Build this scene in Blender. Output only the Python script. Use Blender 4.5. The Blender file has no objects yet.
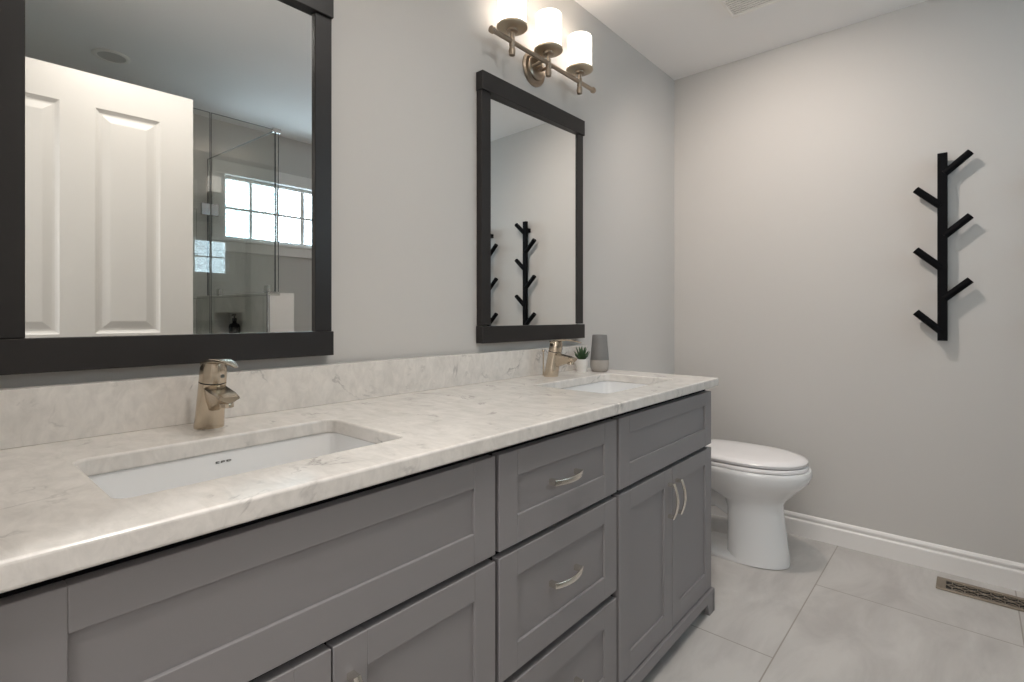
import bpy, bmesh, math, random
from mathutils import Vector, Matrix
random.seed(7)
S = bpy.context.scene
C = S.collection
PI = math.pi

# ------------------------------------------------------------------ camera
cam_d = bpy.data.cameras.new('camera')
cam = bpy.data.objects.new('camera', cam_d)
C.objects.link(cam)
CAM_Y, CAM_Z, FPX = -1.276, 1.08, 517.6
YAW = math.atan2(458, 517.6)                 # viewing direction measured from +x towards the vanity wall
cam.location = (0, CAM_Y, CAM_Z)
cam.rotation_euler = (PI/2, 0, YAW - PI/2)
cam_d.sensor_fit = 'HORIZONTAL'
cam_d.sensor_width = 36
cam_d.lens = 36*FPX/1024
cam_d.shift_y = -(341 - 316.3)/1024
cam_d.clip_start = 0.01
S.camera = cam

# ------------------------------------------------------------------ world, exposure, large lights
S.view_settings.view_transform = 'Standard'
S.view_settings.look = 'None'
S.view_settings.exposure = 0.6
S.view_settings.gamma = 1
S.view_settings.use_curve_mapping = False
S.cycles.max_bounces = 10
S.cycles.diffuse_bounces = 6
S.cycles.glossy_bounces = 6
S.cycles.transparent_max_bounces = 12
S.cycles.sample_clamp_indirect = 6
S.cycles.use_denoising = True
W = bpy.data.worlds.new('world')
S.world = W
W.use_nodes = True
W.node_tree.nodes['Background'].inputs[0].default_value = (0.75, 0.85, 1, 1)
W.node_tree.nodes['Background'].inputs[1].default_value = 0.3

LAMP_L = 1.6          # glow of the opal glass shades
PANE_L = 10.5          # daylight on the pebbled window glass
SPOT_W = 21           # base power of the added ceiling fill spots
HALL_FILL_PANE = 1.9        # fill light from an added, unseen hallway window
HALL_W = 5           # added, unseen hallway lamp that sends fill through the doorway

def spot(name, x, y, z, watts, col):
    d = bpy.data.lights.new(name, 'SPOT')
    d.energy = watts; d.color = col
    d.spot_size = math.radians(165); d.spot_blend = 1.0
    d.shadow_soft_size = 0.06
    o = bpy.data.objects.new(name, d); C.objects.link(o)
    o.location = (x, y, z)
    return o

FILL_SPOTS = [(0.45, -1.12, .9), (0.88, -0.88, 1.1), (1.85, -0.62, 1.85)]  # unseen downlights, added to fill the room with light
WARM = (1.0, 0.895, 0.815)
NEUTRAL = (1.0, 0.95, 0.89)
for dx, dy, dk in FILL_SPOTS:
    so = spot('fill_spot', dx, dy, 2.425, SPOT_W*dk, WARM if dx > 1.5 else NEUTRAL)
    if dx > 1.5:                             # this added spot leans over to brighten the far wall
        so.rotation_euler = (0, -math.radians(42), 0); so.data.spot_size = math.radians(120)
hl = bpy.data.lights.new('hallway_fill_light', 'AREA')  # added lamp, unseen, for soft fill through the doorway
hl.shape = 'DISK'; hl.size = 0.4; hl.energy = HALL_W; hl.color = (0.93, 0.97, 1.0)
hlo = bpy.data.objects.new('hallway_fill_light', hl); C.objects.link(hlo)
hlo.location = (-0.75, -0.95, 2.36)

# ------------------------------------------------------------------ helpers
def tag(o, label=None, cat=None, group=None, kind=None):
    if label: o['label'] = label
    if cat: o['category'] = cat
    if group: o['group'] = group
    if kind: o['kind'] = kind
    return o

def thing(name, loc, label=None, cat=None, group=None, kind=None):
    o = bpy.data.objects.new(name, None); C.objects.link(o)
    o.location = loc
    o.empty_display_size = 0.05
    return tag(o, label, cat, group, kind)

def root_loc(p):
    v = Vector((0, 0, 0))
    while p:
        v += p.location; p = p.parent
    return v

def obj(name, bm, mat, parent=None, base=None, smooth=None, bevel=None):
    """link a bmesh given in room coordinates; it is shifted to its parent's (or its own) base"""
    off = root_loc(parent) if parent else Vector(base or (0, 0, 0))
    bmesh.ops.translate(bm, verts=bm.verts, vec=-off)
    bmesh.ops.recalc_face_normals(bm, faces=bm.faces)
    me = bpy.data.meshes.new(name)
    bm.to_mesh(me); bm.free()
    for m in (mat if isinstance(mat, (list, tuple)) else [mat]):
        me.materials.append(m)
    o = bpy.data.objects.new(name, me); C.objects.link(o)
    if parent: o.parent = parent
    else: o.location = off
    if smooth is not None:
        for p in me.polygons: p.use_smooth = True
        me.set_sharp_from_angle(angle=math.radians(smooth))
    if bevel:
        b = o.modifiers.new('bevel', 'BEVEL'); b.width = bevel; b.segments = 3
        b.limit_method = 'ANGLE'; b.angle_limit = math.radians(40)
        b.harden_normals = False
    return o

def copy_tree(o, parent=None):
    c = o.copy(); C.objects.link(c); c.parent = parent
    for ch in list(o.children): copy_tree(ch, c)
    return c

def box(bm, x0, x1, y0, y1, z0, z1, bev=0.0, seg=1, mi=0):
    r = bmesh.ops.create_cube(bm, size=1)
    vs = r['verts']
    for v in vs:
        v.co = Vector((x0 + (v.co.x + .5)*(x1 - x0), y0 + (v.co.y + .5)*(y1 - y0), z0 + (v.co.z + .5)*(z1 - z0)))
    fs = list({f for v in vs for f in v.link_faces})
    for f in fs: f.material_index = mi
    if bev:
        es = list({e for v in vs for e in v.link_edges})
        bmesh.ops.bevel(bm, geom=es, offset=bev, segments=seg, profile=0.5, affect='EDGES', clamp_overlap=True)
    return vs

def nb(): return bmesh.new()

def loft(bm, loops, cap0=True, cap1=True, mi=0, closed=True):
    rows = [[bm.verts.new(p) for p in L] for L in loops]
    n = len(rows[0])
    for a, b in zip(rows, rows[1:]):
        for i in range(n if closed else n - 1):
            j = (i + 1) % n
            f = bm.faces.new((a[i], a[j], b[j], b[i])); f.material_index = mi
    if cap0: bm.faces.new(list(reversed(rows[0]))).material_index = mi
    if cap1: bm.faces.new(rows[-1]).material_index = mi
    return rows

def lathe(bm, prof, M=None, n=32, cap0=True, cap1=True, mi=0):
    M = M or Matrix()
    loops = [[M @ Vector((r*math.cos(2*PI*i/n), r*math.sin(2*PI*i/n), z)) for i in range(n)] for r, z in prof]
    return loft(bm, loops, cap0, cap1, mi)

def T(x, y, z): return Matrix.Translation((x, y, z))

def tube(bm, pts, rad, n=12, mi=0):
    pts = [Vector(p) for p in pts]
    rs = rad if isinstance(rad, (list, tuple)) else [rad]*len(pts)
    loops = []
    up = None
    for i, p in enumerate(pts):
        t = (pts[min(i + 1, len(pts) - 1)] - pts[max(i - 1, 0)]).normalized()
        if up is None:
            up = Vector((0, 0, 1)) if abs(t.z) < .9 else Vector((1, 0, 0))
        s = t.cross(up).normalized(); up = s.cross(t).normalized()
        loops.append([p + rs[i]*(math.cos(2*PI*k/n)*s + math.sin(2*PI*k/n)*up) for k in range(n)])
    loft(bm, loops, mi=mi)

def rr(x0, x1, y0, y1, r, z, n=6):
    out = []
    for cx, cy, a0 in ((x1 - r, y1 - r, 0), (x0 + r, y1 - r, PI/2), (x0 + r, y0 + r, PI), (x1 - r, y0 + r, 1.5*PI)):
        for k in range(n + 1):
            a = a0 + PI/2*k/n
            out.append(Vector((cx + r*math.cos(a), cy + r*math.sin(a), z)))
    return out

def sweep(bm, pts, side, ws, hs, r=0.25, mi=0):
    """rounded rectangular section (w along `side`, h across) along pts"""
    pts = [Vector(p) for p in pts]; side = Vector(side).normalized()
    loops = []
    for i, p in enumerate(pts):
        t = (pts[min(i + 1, len(pts) - 1)] - pts[max(i - 1, 0)]).normalized()
        u = t.cross(side).normalized()
        w, h = ws[i]/2, hs[i]/2
        rd = min(w, h)*2*r
        L = []
        for sx, sy, a0 in ((1, 1, 0), (-1, 1, PI/2), (-1, -1, PI), (1, -1, 1.5*PI)):
            for k in range(4):
                a = a0 + PI/2*k/3
                L.append(p + side*(sx*(w - rd) + rd*math.cos(a)) + u*(sy*(h - rd) + rd*math.sin(a)))
        loops.append(L)
    loft(bm, loops, mi=mi)

# ------------------------------------------------------------------ materials
def mat(name, col, rough=0.5, metal=0.0, spec=0.5, bump=None, var=None, coat=0.0, emit=None):
    m = bpy.data.materials.new(name); m.use_nodes = True
    nt = m.node_tree; N = nt.nodes; L = nt.links
    b = N['Principled BSDF']
    b.inputs['Base Color'].default_value = (*col, 1)
    b.inputs['Roughness'].default_value = rough
    b.inputs['Metallic'].default_value = metal
    b.inputs['Specular IOR Level'].default_value = spec
    b.inputs['Coat Weight'].default_value = coat
    b.inputs['Coat Roughness'].default_value = 0.08
    tc = N.new('ShaderNodeTexCoord')
    if var:                                # (scale, amount)
        n = N.new('ShaderNodeTexNoise'); n.inputs['Scale'].default_value = var[0]; n.inputs['Detail'].default_value = 4
        L.new(tc.outputs['Object'], n.inputs['Vector'])
        r = N.new('ShaderNodeMapRange'); r.inputs[3].default_value = 1 - var[1]; r.inputs[4].default_value = 1 + var[1]
        L.new(n.outputs['Fac'], r.inputs[0])
        mx = N.new('ShaderNodeMix'); mx.data_type = 'RGBA'; mx.blend_type = 'MULTIPLY'; mx.inputs[0].default_value = 1
        mx.inputs[6].default_value = (*col, 1)
        cb = N.new('ShaderNodeCombineColor')
        for k in range(3): L.new(r.outputs[0], cb.inputs[k])
        L.new(cb.outputs[0], mx.inputs[7]); L.new(mx.outputs[2], b.inputs['Base Color'])
    if bump:                               # (scale, strength)
        n = N.new('ShaderNodeTexNoise'); n.inputs['Scale'].default_value = bump[0]; n.inputs['Detail'].default_value = 3
        L.new(tc.outputs['Object'], n.inputs['Vector'])
        bp = N.new('ShaderNodeBump'); bp.inputs['Strength'].default_value = bump[1]; bp.inputs['Distance'].default_value = 0.002
        L.new(n.outputs['Fac'], bp.inputs['Height']); L.new(bp.outputs[0], b.inputs['Normal'])
    if emit:
        b.inputs['Emission Color'].default_value = (*emit[0], 1); b.inputs['Emission Strength'].default_value = emit[1]
    return m

M_WALL = mat('greige_paint', (0.58, 0.561, 0.538), 0.6, spec=0.3, bump=(220, 0.12))
M_CEIL = mat('ceiling_paint', (0.87, 0.85, 0.835), 0.8, spec=0.2, bump=(160, 0.15))
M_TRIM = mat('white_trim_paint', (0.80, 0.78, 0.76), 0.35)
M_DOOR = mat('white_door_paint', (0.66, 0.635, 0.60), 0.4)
M_CAB = mat('grey_cabinet_paint', (0.255, 0.242, 0.246), 0.42, spec=0.4, var=(3, 0.03))
M_CARC = mat('dark_carcass', (0.006, 0.006, 0.007), 0.8, spec=0.1)
M_FRAME = mat('espresso_frame', (0.019, 0.0165, 0.016), 0.40, spec=0.4, var=(9, 0.15))
M_NICKEL = mat('brushed_nickel', (0.60, 0.515, 0.41), 0.22, 1.0, bump=(400, 0.05))
M_PULL = mat('satin_nickel_pull', (0.80, 0.76, 0.70), 0.22, 1.0, bump=(400, 0.05))
M_BRONZE = mat('brushed_bronze_nickel', (0.40, 0.33, 0.26), 0.32, 1.0, bump=(300, 0.05))
M_CUP = mat('lamp_glow_bronze_cup', (0.56, 0.48, 0.37), 0.35, 1.0, bump=(300, 0.05))  # bronze lightened to carry the glow of the lit shade above
M_DARK = mat('dark_gap', (0.01, 0.01, 0.01), 0.6)
M_CERAM = mat('white_ceramic', (0.80, 0.80, 0.80), 0.12, coat=0.4, var=(2, 0.01))
M_SEAT = mat('white_plastic_seat', (0.82, 0.80, 0.80), 0.22)
M_BLACK = mat('black_rack_metal', (0.005, 0.005, 0.006), 0.5, spec=0.06, bump=(300, 0.08))
M_POT = mat('white_pot_glaze', (0.82, 0.80, 0.77), 0.4)
M_LEAF = mat('succulent_green', (0.05, 0.11, 0.045), 0.5, var=(60, 0.35))
M_SOIL = mat('potting_soil', (0.03, 0.02, 0.015), 0.9, bump=(200, .5))
M_VASE = mat('grey_glaze', (0.20, 0.195, 0.19), 0.55, var=(40, 0.06), bump=(250, .1))
M_VASE2 = mat('pale_clay', (0.36, 0.33, 0.30), 0.6, var=(60, 0.06))
M_REG = mat('antique_brass', (0.27, 0.225, 0.175), 0.4, 0.6, var=(30, 0.15))
M_FANW = mat('white_fan_plastic', (0.86, 0.83, 0.79), 0.5)
M_LOGO = mat('grey_print', (0.13, 0.13, 0.125), 0.5)
M_CHROME = mat('chrome', (0.6, 0.6, 0.6), 0.15, 1.0)
M_SHADE = mat('lit_opal_glass', (0.9, 0.88, 0.85), 0.3, emit=((1.0, 0.90, 0.80), LAMP_L))
M_BULB = mat('lit_bulb', (0.9, 0.9, 0.9), 0.3, emit=((1.0, 0.88, 0.74), LAMP_L*8))
M_LENS = mat('downlight_baffle', (0.55, 0.53, 0.5), 0.5)
M_HALLGLOW = mat('hall_fill_glow', (0.9, 0.9, 0.9), 0.3, emit=((1.0, 0.93, 0.85), 4))  # glow of the added hallway fill lamp

def mirror_mat():
    m = bpy.data.materials.new('mirror_silver'); m.use_nodes = True
    b = m.node_tree.nodes['Principled BSDF']
    b.inputs['Base Color'].default_value = (0.90, 0.91, 0.90, 1); b.inputs['Metallic'].default_value = 1
    b.inputs['Roughness'].default_value = 0.0
    return m
M_MIRROR = mirror_mat()

def glass_mat():
    m = bpy.data.materials.new('clear_shower_glass'); m.use_nodes = True
    nt = m.node_tree; N = nt.nodes; L = nt.links
    for n in list(N): N.remove(n)
    out = N.new('ShaderNodeOutputMaterial'); mx = N.new('ShaderNodeMixShader')
    tr = N.new('ShaderNodeBsdfTransparent'); tr.inputs[0].default_value = (0.955, 0.965, 0.955, 1)
    gl = N.new('ShaderNodeBsdfGlossy'); gl.inputs['Roughness'].default_value = 0.0
    lw = N.new('ShaderNodeLayerWeight'); lw.inputs['Blend'].default_value = 0.5
    pw = N.new('ShaderNodeMath'); pw.operation = 'POWER'; pw.inputs[1].default_value = 5; L.new(lw.outputs['Facing'], pw.inputs[0])
    fr = N.new('ShaderNodeMapRange'); fr.inputs[3].default_value = 0.075; fr.inputs[4].default_value = 1.0; L.new(pw.outputs[0], fr.inputs[0])
    L.new(fr.outputs[0], mx.inputs[0]); L.new(tr.outputs[0], mx.inputs[1]); L.new(gl.outputs[0], mx.inputs[2])
    L.new(mx.outputs[0], out.inputs[0])
    return m
M_GLASS = glass_mat()
M_GEDGE = mat('glass_edge', (0.015, 0.025, 0.035), 0.5, spec=.2)

def pane_mat():
    m = bpy.data.materials.new('daylit_pebbled_glass'); m.use_nodes = True
    nt = m.node_tree; N = nt.nodes; L = nt.links
    b = N['Principled BSDF']; b.inputs['Base Color'].default_value = (0.5, 0.55, 0.58, 1); b.inputs['Roughness'].default_value = 0.2
    tc = N.new('ShaderNodeTexCoord'); v = N.new('ShaderNodeTexVoronoi'); v.inputs['Scale'].default_value = 75
    L.new(tc.outputs['Object'], v.inputs['Vector'])
    r = N.new('ShaderNodeValToRGB'); r.color_ramp.elements[0].color = (0.76, 0.91, 1.0, 1); r.color_ramp.elements[1].color = (0.13, 0.20, 0.25, 1)
    r.color_ramp.elements[0].position = 0.12; r.color_ramp.elements[1].position = 0.62
    L.new(v.outputs['Distance'], r.inputs[0]); L.new(r.outputs[0], b.inputs['Emission Color'])
    b.inputs['Emission Strength'].default_value = PANE_L
    bp = N.new('ShaderNodeBump'); bp.inputs['Strength'].default_value = 0.4; bp.inputs['Distance'].default_value = 0.003
    L.new(v.outputs['Distance'], bp.inputs['Height']); L.new(bp.outputs[0], b.inputs['Normal'])
    return m
M_PANE = pane_mat()

def marble_mat():
    m = bpy.data.materials.new('white_veined_quartz'); m.use_nodes = True
    nt = m.node_tree; N = nt.nodes; L = nt.links
    b = N['Principled BSDF']; b.inputs['Roughness'].default_value = 0.22; b.inputs['Specular IOR Level'].default_value = 0.45
    tc = N.new('ShaderNodeTexCoord')
    mp = N.new('ShaderNodeMapping'); mp.inputs['Rotation'].default_value = (0.4, 0.5, 0.6)
    L.new(tc.outputs['Object'], mp.inputs['Vector'])
    # cloudy base
    n1 = N.new('ShaderNodeTexNoise'); n1.inputs['Scale'].default_value = 16; n1.inputs['Detail'].default_value = 7; n1.inputs['Roughness'].default_value = 0.62; n1.inputs['Distortion'].default_value = 0.6
    L.new(mp.outputs[0], n1.inputs['Vector'])
    r1 = N.new('ShaderNodeValToRGB')
    r1.color_ramp.elements[0].position = 0.28; r1.color_ramp.elements[0].color = (0.67, 0.64, 0.605, 1)
    r1.color_ramp.elements[1].position = 0.62; r1.color_ramp.elements[1].color = (0.76, 0.725, 0.685, 1)
    L.new(n1.outputs['Fac'], r1.inputs[0])
    nf = N.new('ShaderNodeTexNoise'); nf.inputs['Scale'].default_value = 42; nf.inputs['Detail'].default_value = 6; nf.inputs['Roughness'].default_value = 0.65; nf.inputs['Distortion'].default_value = 0.8
    ms = N.new('ShaderNodeMapping'); ms.inputs['Rotation'].default_value = (0.5, 0.6, 0.9); ms.inputs['Scale'].default_value = (1, .35, .6)
    L.new(tc.outputs['Object'], ms.inputs['Vector']); L.new(ms.outputs[0], nf.inputs['Vector'])
    rf = N.new('ShaderNodeMapRange'); rf.inputs[1].default_value = .3; rf.inputs[2].default_value = .62; rf.inputs[3].default_value = .88; rf.inputs[4].default_value = 1.03
    L.new(nf.outputs['Fac'], rf.inputs[0])
    cf = N.new('ShaderNodeCombineColor')
    for k in range(3): L.new(rf.outputs[0], cf.inputs[k])
    mf = N.new('ShaderNodeMix'); mf.data_type = 'RGBA'; mf.blend_type = 'MULTIPLY'; mf.inputs[0].default_value = 1
    L.new(r1.outputs[0], mf.inputs[6]); L.new(cf.outputs[0], mf.inputs[7])
    # thin veins where a warped noise crosses its middle
    n2 = N.new('ShaderNodeTexNoise'); n2.inputs['Scale'].default_value = 4.5; n2.inputs['Detail'].default_value = 6; n2.inputs['Roughness'].default_value = 0.55; n2.inputs['Distortion'].default_value = 1.2
    L.new(mp.outputs[0], n2.inputs['Vector'])
    s = N.new('ShaderNodeMath'); s.operation = 'SUBTRACT'; s.inputs[1].default_value = 0.5; L.new(n2.outputs['Fac'], s.inputs[0])
    a = N.new('ShaderNodeMath'); a.operation = 'ABSOLUTE'; L.new(s.outputs[0], a.inputs[0])
    mr = N.new('ShaderNodeMapRange'); mr.inputs[1].default_value = 0.0; mr.inputs[2].default_value = 0.016; mr.inputs[3].default_value = 1; mr.inputs[4].default_value = 0
    L.new(a.outputs[0], mr.inputs[0])
    # veins come and go
    n3 = N.new('ShaderNodeTexNoise'); n3.inputs['Scale'].default_value = 11; n3.inputs['Detail'].default_value = 2
    L.new(mp.outputs[0], n3.inputs['Vector'])
    m3 = N.new('ShaderNodeMapRange'); m3.inputs[1].default_value = 0.50; m3.inputs[2].default_value = 0.66; m3.inputs[3].default_value = 0; m3.inputs[4].default_value = 0.75
    L.new(n3.outputs['Fac'], m3.inputs[0])
    mu = N.new('ShaderNodeMath'); mu.operation = 'MULTIPLY'; L.new(mr.outputs[0], mu.inputs[0]); L.new(m3.outputs[0], mu.inputs[1])
    mx = N.new('ShaderNodeMix'); mx.data_type = 'RGBA'; mx.inputs[7].default_value = (0.33, 0.31, 0.30, 1)
    L.new(mu.outputs[0], mx.inputs[0]); L.new(mf.outputs[2], mx.inputs[6]); L.new(mx.outputs[2], b.inputs['Base Color'])
    return m
M_QUARTZ = marble_mat()

def tile_mat(name, base0, base1, grout, tx, ty, ox, oy, axes='XY', gw=0.004, offset=0.5, rough=0.35):
    """large stone tiles in room coordinates, with cloudy veining"""
    m = bpy.data.materials.new(name); m.use_nodes = True
    nt = m.node_tree; N = nt.nodes; L = nt.links
    b = N['Principled BSDF']; b.inputs['Roughness'].default_value = rough
    tc = N.new('ShaderNodeTexCoord')
    sp = N.new('ShaderNodeSeparateXYZ'); L.new(tc.outputs['Object'], sp.inputs[0])
    cb = N.new('ShaderNodeCombineXYZ')
    for k, ax in enumerate(axes): L.new(sp.outputs['XYZ'.index(ax)], cb.inputs[k])
    mp = N.new('ShaderNodeMapping'); mp.inputs['Location'].default_value = (-ox, -oy, 0)
    L.new(cb.outputs[0], mp.inputs['Vector'])
    br = N.new('ShaderNodeTexBrick'); br.inputs['Scale'].default_value = 1; br.inputs['Brick Width'].default_value = tx; br.inputs['Row Height'].default_value = ty
    br.inputs['Mortar Size'].default_value = gw/2; br.inputs['Mortar Smooth'].default_value = 0.1; br.offset = offset; br.offset_frequency = 2
    br.inputs['Color1'].default_value = (0.9, 0.9, 0.9, 1); br.inputs['Color2'].default_value = (1, 1, 1, 1); br.inputs['Mortar'].default_value = (0, 0, 0, 1)
    L.new(mp.outputs[0], br.inputs['Vector'])
    m2 = N.new('ShaderNodeMapping'); m2.inputs['Rotation'].default_value = (0.1, 0.1, 0.75); m2.inputs['Scale'].default_value = (1, 2.4, 1.6)
    L.new(tc.outputs['Object'], m2.inputs['Vector'])
    n = N.new('ShaderNodeTexNoise'); n.inputs['Scale'].default_value = 2.4; n.inputs['Detail'].default_value = 8; n.inputs['Roughness'].default_value = 0.62; n.inputs['Distortion'].default_value = 0.7
    L.new(m2.outputs[0], n.inputs['Vector'])
    r = N.new('ShaderNodeValToRGB')
    r.color_ramp.elements[0].position = 0.36; r.color_ramp.elements[0].color = (*base0, 1)
    r.color_ramp.elements[1].position = 0.64; r.color_ramp.elements[1].color = (*base1, 1)
    L.new(n.outputs['Fac'], r.inputs[0])
    mu = N.new('ShaderNodeMix'); mu.data_type = 'RGBA'; mu.blend_type = 'MULTIPLY'; mu.inputs[0].default_value = 0.35
    L.new(r.outputs[0], mu.inputs[6]); L.new(br.outputs['Color'], mu.inputs[7])
    mx = N.new('ShaderNodeMix'); mx.data_type = 'RGBA'; mx.inputs[7].default_value = (*grout, 1)
    L.new(br.outputs['Fac'], mx.inputs[0]); L.new(mu.outputs[2], mx.inputs[6]); L.new(mx.outputs[2], b.inputs['Base Color'])
    return m
M_TILE = tile_mat('grey_stone_floor_tile', (0.47, 0.445, 0.425), (0.60, 0.575, 0.55), (0.33, 0.30, 0.265), 1.2, 0.6, 2.372, -0.81, 'XY', 0.0045)
M_STILE = tile_mat('grey_shower_wall_tile', (0.56, 0.555, 0.52), (0.70, 0.69, 0.65), (0.3, 0.3, 0.28), 0.6, 0.3, 0.0, 0.0, 'XZ', 0.004, 0.5, 0.3)
M_STILE2 = tile_mat('grey_shower_side_tile', (0.56, 0.555, 0.52), (0.70, 0.69, 0.65), (0.3, 0.3, 0.28), 0.6, 0.3, 0.0, 0.0, 'YZ', 0.004, 0.5, 0.3)

# ------------------------------------------------------------------ room shell
XW, YW, ZC = 2.855, -2.66, 2.44
DO0, DO1, DOZ = -1.43, -0.612, 2.065         # doorway in the near wall
def struct(name, bm, m, **k):
    return tag(obj(name, bm, m, **k), kind='structure')

bm = nb(); box(bm, -1.4, XW + .12, YW - .12, .6, -.1, 0); struct('floor', bm, M_TILE)
bm = nb(); box(bm, -.12, XW + .12, YW - .12, .12, ZC, ZC + .1); struct('ceiling', bm, M_CEIL)
bm = nb(); box(bm, -.12, XW + .12, 0, .12, 0, ZC); struct('wall_left', bm, M_WALL)
bm = nb(); box(bm, XW, XW + .12, YW, 0, 0, ZC); struct('wall_far', bm, M_WALL)
# near wall with the doorway the camera stands in
bm = nb()
box(bm, -.12, 0, DO1, 0, 0, ZC); box(bm, -.12, 0, YW, DO0, 0, ZC); box(bm, -.12, 0, DO0, DO1, DOZ, ZC)
struct('wall_near', bm, M_WALL)
# window wall with its opening
WX0, WX1, WZ0, WZ1 = 1.375, 2.545, 1.625, 2.075
bm = nb()
box(bm, 0, WX0, YW - .12, YW, 0, ZC); box(bm, WX1, XW, YW - .12, YW, 0, ZC)
box(bm, WX0, WX1, YW - .12, YW, 0, WZ0); box(bm, WX0, WX1, YW - .12, YW, WZ1, ZC)
struct('wall_right', bm, M_WALL)
# hallway beyond the doorway
bm = nb()
box(bm, -1.5, -1.4, -2.2, .6, 0, ZC); box(bm, -1.4, -.12, -2.3, -2.2, 0, ZC); box(bm, -1.4, -.12, .5, .6, 0, ZC)
struct('wall_hallway', bm, M_WALL)
bm = nb(); box(bm, -1.5, -.12, -2.3, .6, ZC, ZC + .1); struct('ceiling_hallway', bm, M_CEIL)

# baseboards: moulded profile (depth from wall, height)
PROF = [(0, 0), (.014, 0), (.014, .072), (.0125, .076), (.0085, .080), (.0085, .086), (.0105, .090), (.0105, .097), (.007, .104), (.003, .108), (0, .108)]
def baseboard(name, p0, p1, nrm):
    bm = nb(); nrm = Vector(nrm)
    loft(bm, [[Vector(p) + nrm*d + Vector((0, 0, z)) for d, z in PROF] for p in (p0, p1)])
    return struct(name, bm, M_TRIM)
baseboard('baseboard_far', (XW, 0, 0), (XW, YW, 0), (-1, 0, 0))
baseboard('baseboard_left', (1.90, 0, 0), (XW - .014, 0, 0), (0, -1, 0))
baseboard('baseboard_right', (1.45, YW, 0), (XW - .014, YW, 0), (0, 1, 0))
# door lining and casing
bm = nb()
box(bm, -.125, .0, DO0 - .0, DO0 + .015, 0, DOZ, .001); box(bm, -.125, .0, DO1 - .008, DO1, 0, DOZ, .001)
box(bm, -.125, .0, DO0, DO1, DOZ - .012, DOZ, .001)
box(bm, 0, .012, DO0 - .07, DO0, 0, DOZ + .07, .002); box(bm, 0, .012, DO0, DO1 - .002, DOZ, DOZ + .07, .002)
struct('trim_1', bm, M_TRIM)

# ---- window: casing, sash, muntins, one pebbled pane sheet
win = thing('window_1', ((WX0 + WX1)/2, YW, WZ0), kind='structure')
bm = nb(); cw = .08
box(bm, WX0 - cw, WX1 + cw, YW, YW + .018, WZ1, WZ1 + cw + .01, .003); box(bm, WX0 - cw - .012, WX1 + cw + .012, YW, YW + .03, WZ0 - .022, WZ0, .004)
box(bm, WX0 - cw, WX1 + cw, YW, YW + .018, WZ0 - cw - .01, WZ0 - .022, .003)
box(bm, WX0 - cw, WX0, YW, YW + .018, WZ0, WZ1, .003); box(bm, WX1, WX1 + cw, YW, YW + .018, WZ0, WZ1, .003)
obj('window_casing', bm, M_TRIM, win)
bm = nb(); fw = .022; fy0, fy1 = YW - .075, YW - .03
box(bm, WX0, WX0 + fw, fy0, fy1, WZ0, WZ1, .002); box(bm, WX1 - fw, WX1, fy0, fy1, WZ0, WZ1, .002)
box(bm, WX0 + fw, WX1 - fw, fy0, fy1, WZ0, WZ0 + fw, .002); box(bm, WX0 + fw, WX1 - fw, fy0, fy1, WZ1 - fw, WZ1, .002)
obj('sash_frame', bm, M_TRIM, win)
bm = nb(); zm = (WZ0 + WZ1)/2
box(bm, WX0 + fw, WX1 - fw, fy0 + .01, fy1 - .008, zm - .008, zm + .008)
for k in range(1, 6):
    xm = WX0 + (WX1 - WX0)*k/6
    w_ = .014 if k == 3 else .009
    box(bm, xm - w_, xm + w_, fy0 + .011, fy1 - .007, WZ0 + fw, WZ1 - fw)
obj('muntin_grid', bm, M_TRIM, win)
bm = nb(); box(bm, WX0 + .005, WX1 - .005, fy0 + .005, fy0 + .012, WZ0 + .005, WZ1 - .005)
obj('window_pane', bm, M_PANE, win)

# ---- added, unseen hallway window; its glowing pane is fill light for the room
HWY0, HWY1, HWZ0, HWZ1 = -1.75, -.35, .75, 2.1
hw_ = thing('hall_fill_window', (-1.4, (HWY0 + HWY1)/2, HWZ0), kind='structure')
bm = nb()
for a, b, c, d in ((HWY0 - .07, HWY0, HWZ0 - .07, HWZ1 + .07), (HWY1, HWY1 + .07, HWZ0 - .07, HWZ1 + .07), (HWY0, HWY1, HWZ0 - .07, HWZ0), (HWY0, HWY1, HWZ1, HWZ1 + .07), ((HWY0 + HWY1)/2 - .02, (HWY0 + HWY1)/2 + .02, HWZ0, HWZ1)):
    box(bm, -1.3995, -1.375, a, b, c, d, .003)
obj('window_casing', bm, M_TRIM, hw_)
bm = nb(); box(bm, -1.3985, -1.39, HWY0 + .0005, HWY1 - .0005, HWZ0 + .0005, HWZ1 - .0005)
obj('window_pane', bm, mat('hall_fill_glow_pane', (.7, .7, .7), .4, emit=((1.0, .985, .97), HALL_FILL_PANE)), hw_)  # added glowing pane, there to light the room through the doorway

# ---- panelled door standing open behind the camera
DL = Vector((.018, -1.412, 0))
door = thing('door_1', DL, kind='structure')
bm = nb()
dw, dt, dz0, dz1 = .773, .035, .015, 2.05
px = [(.105, .322), (.430, .650)]; pz = [(.20, .86), (1.01, 1.918)]
def panel_side(yf, s):
    """front skin of the door at y=yf; s=+1 faces +y"""
    xs = [0, px[0][0], px[0][1], px[1][0], px[1][1], dw]; zs = [dz0, pz[0][0], pz[0][1], pz[1][0], pz[1][1], dz1]
    for i in range(5):
        for j in range(5):
            x0, x1, z0, z1 = xs[i], xs[i + 1], zs[j], zs[j + 1]
            def ring(ins, dep): return [Vector((x0 + ins, yf - s*dep, z0 + ins)), Vector((x1 - ins, yf - s*dep, z0 + ins)), Vector((x1 - ins, yf - s*dep, z1 - ins)), Vector((x0 + ins, yf - s*dep, z1 - ins))]
            if i in (1, 3) and j in (1, 3):
                loft(bm, [ring(0, 0), ring(.006, .005), ring(.014, .009), ring(.022, .009), ring(.030, .007), ring(.048, .002), ring(.052, .0015)], cap0=False)
            else:
                bm.faces.new([bm.verts.new(v) for v in ring(0, 0)])
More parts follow.
